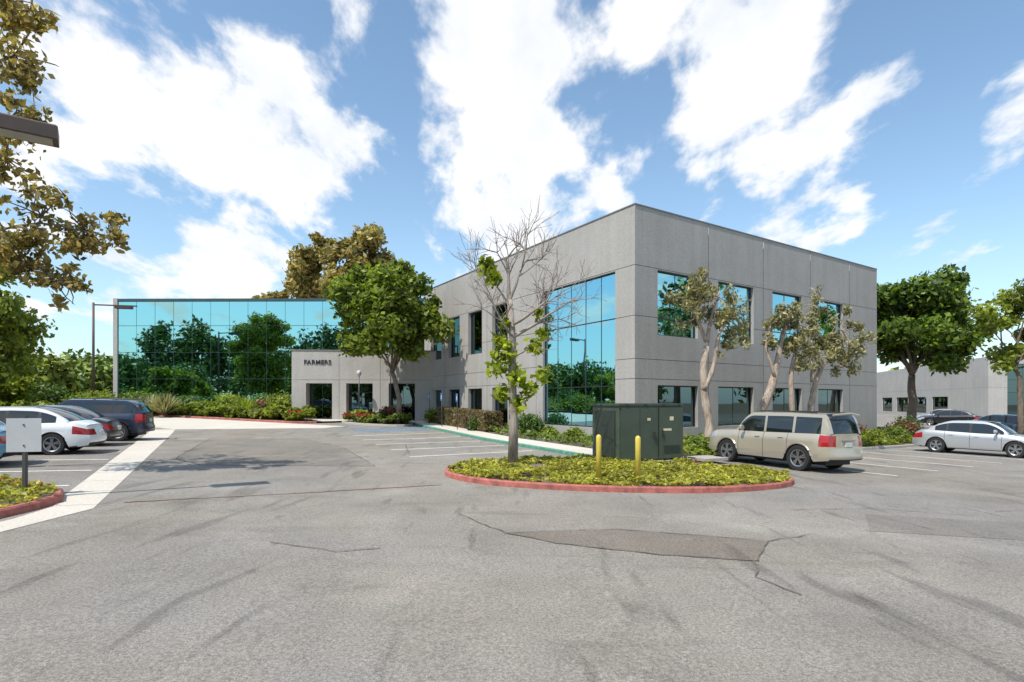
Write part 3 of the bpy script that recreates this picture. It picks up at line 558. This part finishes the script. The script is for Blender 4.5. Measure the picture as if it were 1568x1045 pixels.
# ------------------------------------------------------------------ vehicles
M_tyre=simple('tyre_rubber',(.02,.02,.02),.85);M_rim=simple('alloy_rim',(.42,.42,.43),.3,.85);M_cgl=simple('car_glass',(.012,.016,.016),.03,var=.02);M_cgl.node_tree.nodes['Principled BSDF'].inputs['Specular IOR Level'].default_value=.9
M_tl=simple('tail_light',(.34,.012,.012),.15,coat=.6);M_hl=simple('head_light',(.45,.47,.5),.12,.3);M_blk=simple('black_plastic',(.018,.018,.02),.55);M_chr=simple('chrome_trim',(.6,.6,.6),.15,1);M_plate=simple('number_plate',(.6,.6,.58),.5,var=.25,scale=30)
def paint(name,col,metal=.3): return simple(name,col,.32,metal,.03,1,coat=.7)
def car(name,pos,ang,pm,kind='sedan',lower=None):
    if kind=='sedan':
        L,W,roof,r=4.65,.90,1.43,.335; bx=[-2.33,-1.9,-1.4,0,1.1,1.9,2.33];bz=[.88,1.0,.99,.93,.92,.80,.66]; xA,xB,xC,xD=1.12,.22,-.70,-1.72; xw=1.36; seams=[.92,-.15,-1.05]; sh=.14
    else:
        L,W,roof,r=4.60,.915,1.72,.385; bx=[-2.30,-1.9,-1.4,0,.95,1.15,1.9,2.15,2.30];bz=[1.12,1.14,1.13,1.10,1.10,1.11,1.06,.99,.88]; xA,xB,xC,xD=1.0,.34,-2.0,-2.27; xw=1.35; seams=[.86,-.12,-.98]; sh=.03
        if kind=='suv2': L=4.5; xC=-1.55; xD=-2.18; roof=1.66
    H=L/2
    belt=lambda x: float(np.interp(x,bx,bz))
    def hw(x):
        e=max(0,(abs(x)-(H-.55))/.55); return W*(1-.03*(abs(x)/H)**2-(.16 if kind=='sedan' or x>0 else .09)*e**2.2)
    def zl(x):
        z=(.22 if kind=='sedan' else .31)+.07*max(0,(abs(x)-(H-.5))/.5)
        for c in(-xw,xw):
            RR=r*1.17
            if abs(x-c)<RR: z=max(z,r+math.sqrt(RR*RR-(x-c)**2))
        return z
    def sw(x,z):
        b=belt(x);t=(z-.2)/(b-.2); return hw(x)*float(np.interp(t,[0,.1,.3,.5,.68,.74,.86,1],[.93,.97,.995,1,.985,.99,.965,.90]))
    def xe(x,z):
        e=max(0,(abs(x)-(H-.5))/.5); b=belt(x); s=float(np.interp(z,[.2,.42,.62,b],[.10,0,.02,sh if x>0 or kind=='sedan' else .06])); return x-math.copysign(1,x)*s*e*e
    xs=set(np.linspace(-H,H,64).tolist())
    for s_ in seams: xs|={s_-.007,s_+.007}
    for c in(-xw,xw):
        for t in np.linspace(-1,1,15): xs.add(c+r*1.17*math.sin(t*math.pi/2)*.999)
    xs=sorted(xs); xs=[xs[0]]+[b for a,b in zip(xs,xs[1:]) if b-a>.002]
    fr=[0,.05,.14,.26,.4,.54,.68,.74,.80,.86,.92,.97,1]; K=len(fr)-1; J=6; mb=MB()
    lowz=.42 if lower else 0
    def sec(x):
        z0=zl(x);b=belt(x); out=[]
        for f in fr: z=z0+(b-z0)*f; out.append((xe(x,z),sw(x,z),z))
        return out
    S=[sec(x) for x in xs]; n=len(xs)
    def smat(x,z,b):
        if any(abs(x-s_)<.009 for s_ in seams) and .30<z<b-.01: return 6
        if kind!='sedan':
            if x<-H+.26 and .78<z<b-.02: return 4
        elif x<-H+.42 and b-.30<z<b-.09: return 4
        if x>H-.5 and b-.21<z<b-.05: return 5
        if z<.27 : return 6
        if lower and z<lowz+.08: return 9
        return 0
    for sgn in(1,-1):
        V=[(p[0],p[1]*sgn,p[2]) for s_ in S for p in s_]; Fc=[];Mt=[]
        for i in range(n-1):
            for k in range(K):
                a=i*(K+1)+k; f=(a,a+K+1,a+K+2,a+1); Fc.append(f if sgn<0 else f[::-1])
                zc=(S[i][k][2]+S[i+1][k+1][2])/2; Mt.append(smat((xs[i]+xs[i+1])/2,zc,belt(xs[i])))
        mb.add(V,Fc,Mt,True)
        for c in(-xw,xw):
            pts=[]
            for t in np.linspace(-1.35,1.35,15):
                X=c+r*1.17*math.sin(t);Zz=r+r*1.17*math.cos(t)
                if Zz>.2: pts.append((X,sgn*(sw(X,Zz)-.012),Zz))
            mb.tube(pts,.017 if kind=='sedan' else .035,9 if kind!='sedan' else 0,5)
            pts2=[(p[0],sgn*.5,p[2]) for p in pts]
            mb.quads([[pts[i],pts[i+1],pts2[i+1],pts2[i]] for i in range(len(pts)-1)],6)
    V=[];Fc=[]
    for i,x in enumerate(xs):
        p=S[i][K]
        for j in range(-J,J+1): t=j/J; V.append((p[0],p[1]*t,p[2]+.045*(1-t**4)))
    for i in range(n-1):
        for j in range(2*J): a=i*(2*J+1)+j; Fc.append((a,a+2*J+1,a+2*J+2,a+1))
    mb.add(V,Fc,0,True)
    for e,i in((-1,0),(1,n-1)):
        V=[];Fc=[];Mt=[];b=belt(xs[i])
        for k in range(K+1):
            p=S[i][k]
            for j in range(-J,J+1):
                t=j/J; V.append((p[0]+e*(.09+(.07 if kind!='sedan' and e<0 and p[2]<.66 else 0))*(1-abs(t)**2.5),p[1]*t,p[2]+(.045*(1-t**4) if k==K else 0)))
        for k in range(K):
            for j in range(2*J):
                a=k*(2*J+1)+j; f=(a,a+1,a+2*J+2,a+2*J+1); Fc.append(f[::-1] if e<0 else f); z=(S[i][k][2]+S[i][k+1][2])/2; t=abs((j+.5)/J-1); m=0
                if z<.40: m=6
                elif lower and z<.5: m=9
                if e<0:
                    if kind=='sedan' and b-.27<z<b-.07 and t>.55: m=4
                    if kind!='sedan' and .76<z<b-.02 and t>.72: m=4
                else:
                    if b-.2<z<b-.04 and t>.6: m=5
                    elif b-.2<z<b-.06: m=6
                    elif .36<z<.5 and t<.6: m=6
                Mt.append(m)
        mb.add(V,Fc,Mt,True)
    xr=S[0][5][0]-.09; pz=.85 if kind!='sedan' else .66
    mb.box((0,0),(1,0),(0,1),xr-.012,xr+.05,-.16,.16,pz-.075,pz+.075,8)
    if kind!='sedan': mb.box((0,0),(1,0),(0,1),xr-.022,xr+.05,-.3,.3,pz+.10,pz+.13,7); mb.tube([(xD+.0,-W*.66,roof-.02),(xD-.10,0,roof+.03),(xD+.0,W*.66,roof-.02)],.035,0,6)
    mb.box((0,0),(1,0),(0,1),-H+.25,H-.25,-W*.62,W*.62,.21,.6,6)
    gx=set(np.linspace(xD,xA,40).tolist())|{xB,xC}
    wA,wD=(xA-.12),(xD+.30 if kind=='sedan' else xD+.24); bp=[seams[1]]
    bp.append(-1.14 if kind!='sedan' else -.98)
    for b_ in bp: gx|={b_-.04,b_+.04}
    gx=sorted(gx)
    def ztop(x):
        t=float(np.interp(x,[xD,xC,(xB+xC)/2,xB,xA],[0,.965,1,.975,0])); b0=belt(x)+.01
        if x>xB: q=(xA-x)/(xA-xB); t=.975*math.sin(q*math.pi/2)**.88
        if x<xC: q=(x-xD)/(xC-xD); t=.965*math.sin(q*math.pi/2)**.85
        return b0+.012+(roof-b0)*t
    def wg(x,z): t=(z-belt(x))/(roof-belt(x)); return min(hw(x)*.895,W*.885)*(1-t)+W*(.70 if kind=='sedan' else .775)*t
    fg=[0,.05,.3,.6,.84,1]; Kg=len(fg)-1
    SS=[]
    for x in gx:
        b0=belt(x)-.02;zt=ztop(x); SS.append([(x,wg(x,b0+(zt-b0)*f)*(1 if f<1 else .985),b0+(zt-b0)*f) for f in fg])
    for sgn in(1,-1):
        V=[(p[0],p[1]*sgn,p[2]) for s_ in SS for p in s_];Fc=[];Mt=[]
        for i in range(len(gx)-1):
            xm=(gx[i]+gx[i+1])/2
            for k in range(Kg):
                a=i*(Kg+1)+k; f=(a,a+Kg+1,a+Kg+2,a+1); Fc.append(f if sgn<0 else f[::-1]); m=0
                if wD<xm<wA and k in(1,2,3): m=(6 if kind=='sedan' else 0) if any(abs(xm-b_)<.042 for b_ in bp) else 1
                elif k==0: m=6 if wD<xm<wA else 0
                Mt.append(m)
        mb.add(V,Fc,Mt,True)
        if kind!='sedan': mb.tube([(xx,sgn*W*.70,roof+.065-.02*abs(xx+.6)) for xx in np.linspace(.2,-1.8,8)],.024,6,5)
        mz=belt(xA-.35)+.11; mb.tube([(xA-.36,sgn*(W*.86),mz-.05),(xA-.36,sgn*(W+.03),mz-.02)],.03,6,6); 
        mb.tube([(xA-.42,sgn*(W+.10),mz),(xA-.37,sgn*(W+.10),mz),(xA-.31,sgn*(W+.09),mz)],[.085,.095,.05],0,10)
        for hx in (seams[1]+.14,seams[2]+.14): 
            hz=belt(hx)-.14; mb.tube([(hx,sgn*(sw(hx,hz)+.015),hz),(hx+.18,sgn*(sw(hx+.18,hz)+.015),hz)],.017,0,6)
    V=[];Fc=[];Mt=[]
    for i,x in enumerate(gx):
        p=SS[i][Kg]
        for j in range(-J,J+1): t=j/J; V.append((p[0]+(.06*(1-t*t) if x>xB else 0)-(.05*(1-t*t) if x<xC else 0),p[1]*t,p[2]+.035*(1-t*t)))
    for i in range(len(gx)-1):
        xm=(gx[i]+gx[i+1])/2
        for j in range(2*J):
            a=i*(2*J+1)+j; Fc.append((a,a+2*J+1,a+2*J+2,a+1)); m=0
            if 0<j<2*J-1 and (xm>xB+.03 or (xD+.03<xm<xC-.02)): m=1
            Mt.append(m)
    mb.add(V,Fc,Mt,True)
    for c in(-xw,xw):
        for sgn in(1,-1):
            yo=sgn*(W-.02); prof=[(.0,-.20),(r*.97,-.20),(r,-.16),(r,-.03),(r*.96,0),(r*.72,0),(r*.68,-.02)]; k=28; V=[];
            for rr,yy in prof:
                for q in range(k): t=2*math.pi*q/k; V.append((c+rr*math.cos(t),yo+sgn*yy,r+rr*math.sin(t)))
            Fc=[(a*k+q,a*k+(q+1)%k,(a+1)*k+(q+1)%k,(a+1)*k+q) for a in range(len(prof)-1) for q in range(k)]; mb.add(V,Fc,2,True)
            for (r0,r1,y0,y1,m) in((r*.68,r*.60,-.02,-.035,3),(r*.60,0.0,-.06,-.06,6),(r*.16,0,-.015,-.01,3)):
                V=[]
                for rr,yy in((r0,y0),(r1,y1)):
                    for q in range(k): t=2*math.pi*q/k; V.append((c+rr*math.cos(t),yo+sgn*yy,r+rr*math.sin(t)))
                mb.add(V,[(q,(q+1)%k,k+(q+1)%k,k+q) for q in range(k)],m,True)
            ns=5
            for q in range(ns*2):
                t=2*math.pi*(q//2)/ns+(.16 if q%2 else -.16)+.3; ca,sa=math.cos(t),math.sin(t); w_=.022
                V=[(c+rr*ca-ww*sa,yo+sgn*yy,r+rr*sa+ww*ca) for rr,yy in((r*.12,-.02),(r*.64,-.028)) for ww in(-w_,w_)]
                mb.add(V,[(0,1,3,2)],3)
    ob=mb.obj(name,[pm,M_cgl,M_tyre,M_rim,M_tl,M_hl,M_blk,M_chr,M_plate,lower or (M_blk if kind!='sedan' else pm)],sharp=35)
    f=Vector((math.cos(ang),math.sin(ang),0)); x,y=pos
    f.z=g(x+f.x,y+f.y)-g(x,y); f.normalize(); l=Vector((-math.sin(ang),math.cos(ang),0)); l.z=g(x+l.x,y+l.y)-g(x,y); l.normalize(); up=f.cross(l)
    Mx=Matrix((f,l,up)).transposed().to_4x4(); Mx.translation=Vector((x,y,g(x,y)+.006)); ob.matrix_world=Mx
    return ob
car('parked_suv',(8.78,18.75),math.atan2(.891,-.454),paint('champagne_paint',(.50,.44,.34),.4),'suv',paint('beige_cladding',(.36,.32,.26),.2))
hang=math.atan2(-.31,-.95)
car('parked_car',(-15.75,17.9),hang,paint('white_paint',(.72,.73,.74),.0),'sedan')
car('parked_car',(-17.1,20.7),hang,paint('charcoal_paint',(.05,.055,.065),.5),'sedan')
car('parked_suv',(-17.6,23.5),hang,paint('navy_paint',(.03,.04,.07),.5),'suv2')
car('parked_car',(-15.3,14.35),hang,paint('light_blue_paint',(.12,.30,.42),.4),'sedan')
car('parked_car',(20.5,24.9),math.atan2(-.80,.60),paint('silver_paint',(.50,.51,.52),.5),'sedan')
car('parked_car',(40.5,52.5),2.3,paint('black_paint',(.02,.02,.022),.3),'sedan')
car('parked_car',(33.8,38.5),-.9,paint('slate_paint',(.08,.11,.15),.5),'sedan')
car('parked_car',(45.5,60),2.3,paint('grey_paint',(.25,.26,.27),.4),'sedan')
# ------------------------------------------------------------------ camera, light, world
cam=bpy.data.cameras.new('camera'); co=bpy.data.objects.new('camera',cam); scene.collection.objects.link(co); scene.camera=co
cam.sensor_width=36; cam.lens=870/1568*36; cam.shift_y=.059; cam.clip_end=3000; co.location=(0,0,1.93); co.rotation_euler=(math.pi/2,0,0)
sd_=Vector((-.65,-.76,0)).normalized(); el=math.radians(60); S3=Vector((sd_.x*math.cos(el),sd_.y*math.cos(el),math.sin(el)))
sl=bpy.data.lights.new('sun','SUN'); sl.energy=5.0; sl.angle=math.radians(.5); sl.color=(1,.955,.88); so=bpy.data.objects.new('sun',sl); scene.collection.objects.link(so); so.rotation_euler=S3.to_track_quat('Z','Y').to_euler()
w=bpy.data.worlds.new('World'); scene.world=w; w.use_nodes=True; nt=w.node_tree; bg=nt.nodes['Background']; bg.inputs[1].default_value=.135
sky=N(nt,'ShaderNodeTexSky',sky_type='NISHITA'); sky.sun_disc=False; sky.sun_elevation=el; sky.sun_rotation=math.atan2(sd_.x,sd_.y); sky.air_density=1.0; sky.dust_density=.6; sky.ozone_density=1.2
tc=N(nt,'ShaderNodeTexCoord'); sp=N(nt,'ShaderNodeSeparateXYZ'); nt.links.new(tc.outputs['Generated'],sp.inputs[0])
def M(op,a,b=None,c=None,clamp=False):
    n=N(nt,'ShaderNodeMath',operation=op); n.use_clamp=clamp
    for i,v in enumerate((a,b,c)):
        if v is None: continue
        if hasattr(v,'is_linked'): nt.links.new(v,n.inputs[i])
        else: n.inputs[i].default_value=v
    return n.outputs[0]
zc=M('ADD',M('MAXIMUM',sp.outputs[2],0.0),.30); cx=M('DIVIDE',sp.outputs[0],zc); cy=M('DIVIDE',sp.outputs[1],zc)
cb=N(nt,'ShaderNodeCombineXYZ'); nt.links.new(cx,cb.inputs[0]); nt.links.new(cy,cb.inputs[1]); cb.inputs[2].default_value=3.7
mpn=N(nt,'ShaderNodeMapping'); mpn.inputs['Rotation'].default_value=(0,0,.6); mpn.inputs['Scale'].default_value=(1.25,.8,1); nt.links.new(cb.outputs[0],mpn.inputs[0]); cv=mpn.outputs[0]
n1=noise_(nt,4.6,10,.57,cv,.12); n2=noise_(nt,1.4,3,.5,cv,.2)
dens=M('ADD',M('MULTIPLY',n1,1.25),M('MULTIPLY',n2,.30))
def lobe(px,py,k,amp):
    global dens
    d=Vector((px-784,870,615-py)).normalized(); vm=N(nt,'ShaderNodeVectorMath',operation='DOT_PRODUCT'); nt.links.new(tc.outputs['Generated'],vm.inputs[0]); vm.inputs[1].default_value=d
    e=M('POWER',2.71828,M('MULTIPLY_ADD',vm.outputs['Value'],k,-k)); dens=M('ADD',dens,M('MULTIPLY',e,amp))
for a in [(180,200,70,.20),(360,180,80,.20),(480,250,120,.14),(740,60,80,.22),(640,20,100,.08),(830,120,150,.12),(1100,40,90,.20),(1180,160,130,.18),(1290,290,300,.26),(1190,330,400,.18),(790,330,260,.22),(670,300,400,.12),(915,265,400,.20),(1430,385,500,.28),(1530,180,400,.24),(380,440,300,.22),(300,445,300,.14),(1360,150,400,.08),(1530,280,600,.14),(100,130,150,.1),
          (600,350,160,-.14),(960,180,250,-.12),(1460,60,80,-.16),(1430,250,160,-.18),(1080,340,250,-.16),(200,370,120,-.14),(30,60,60,-.06),(610,140,300,-.12),(1510,450,150,-.14),(250,30,140,-.12),(560,390,250,-.10),(940,340,300,-.12),(900,170,500,-.10),(440,50,200,-.05),(1350,400,300,-.10),(1060,240,500,-.08)]: lobe(*a)
mr=N(nt,'ShaderNodeMapRange',interpolation_type='SMOOTHSTEP'); nt.links.new(dens,mr.inputs[0]); mr.inputs[1].default_value=.79; mr.inputs[2].default_value=.98
cc_=ramp(nt,noise_(nt,5,5,.6,cv),[(.3,(.82,.86,.92)),(.6,(1,1,1))])
cc_=mix(nt,cc_,(8.2,8.2,8.25),1.0,'MULTIPLY')
tint=mix(nt,sky.outputs[0],(1.5,1.62,1.55),1.0,'MULTIPLY')
hz=M('POWER',M('SUBTRACT',1.0,M('MAXIMUM',sp.outputs[2],0.0)),6.0); tint=mix(nt,tint,(4.4,5.8,7.2),M('MULTIPLY',hz,.6))
fin=mix(nt,tint,cc_,M('MULTIPLY',mr.outputs[0],.97)); nt.links.new(fin,bg.inputs[0])
scene.view_settings.view_transform='Standard'; scene.view_settings.look='None'; scene.view_settings.exposure=0
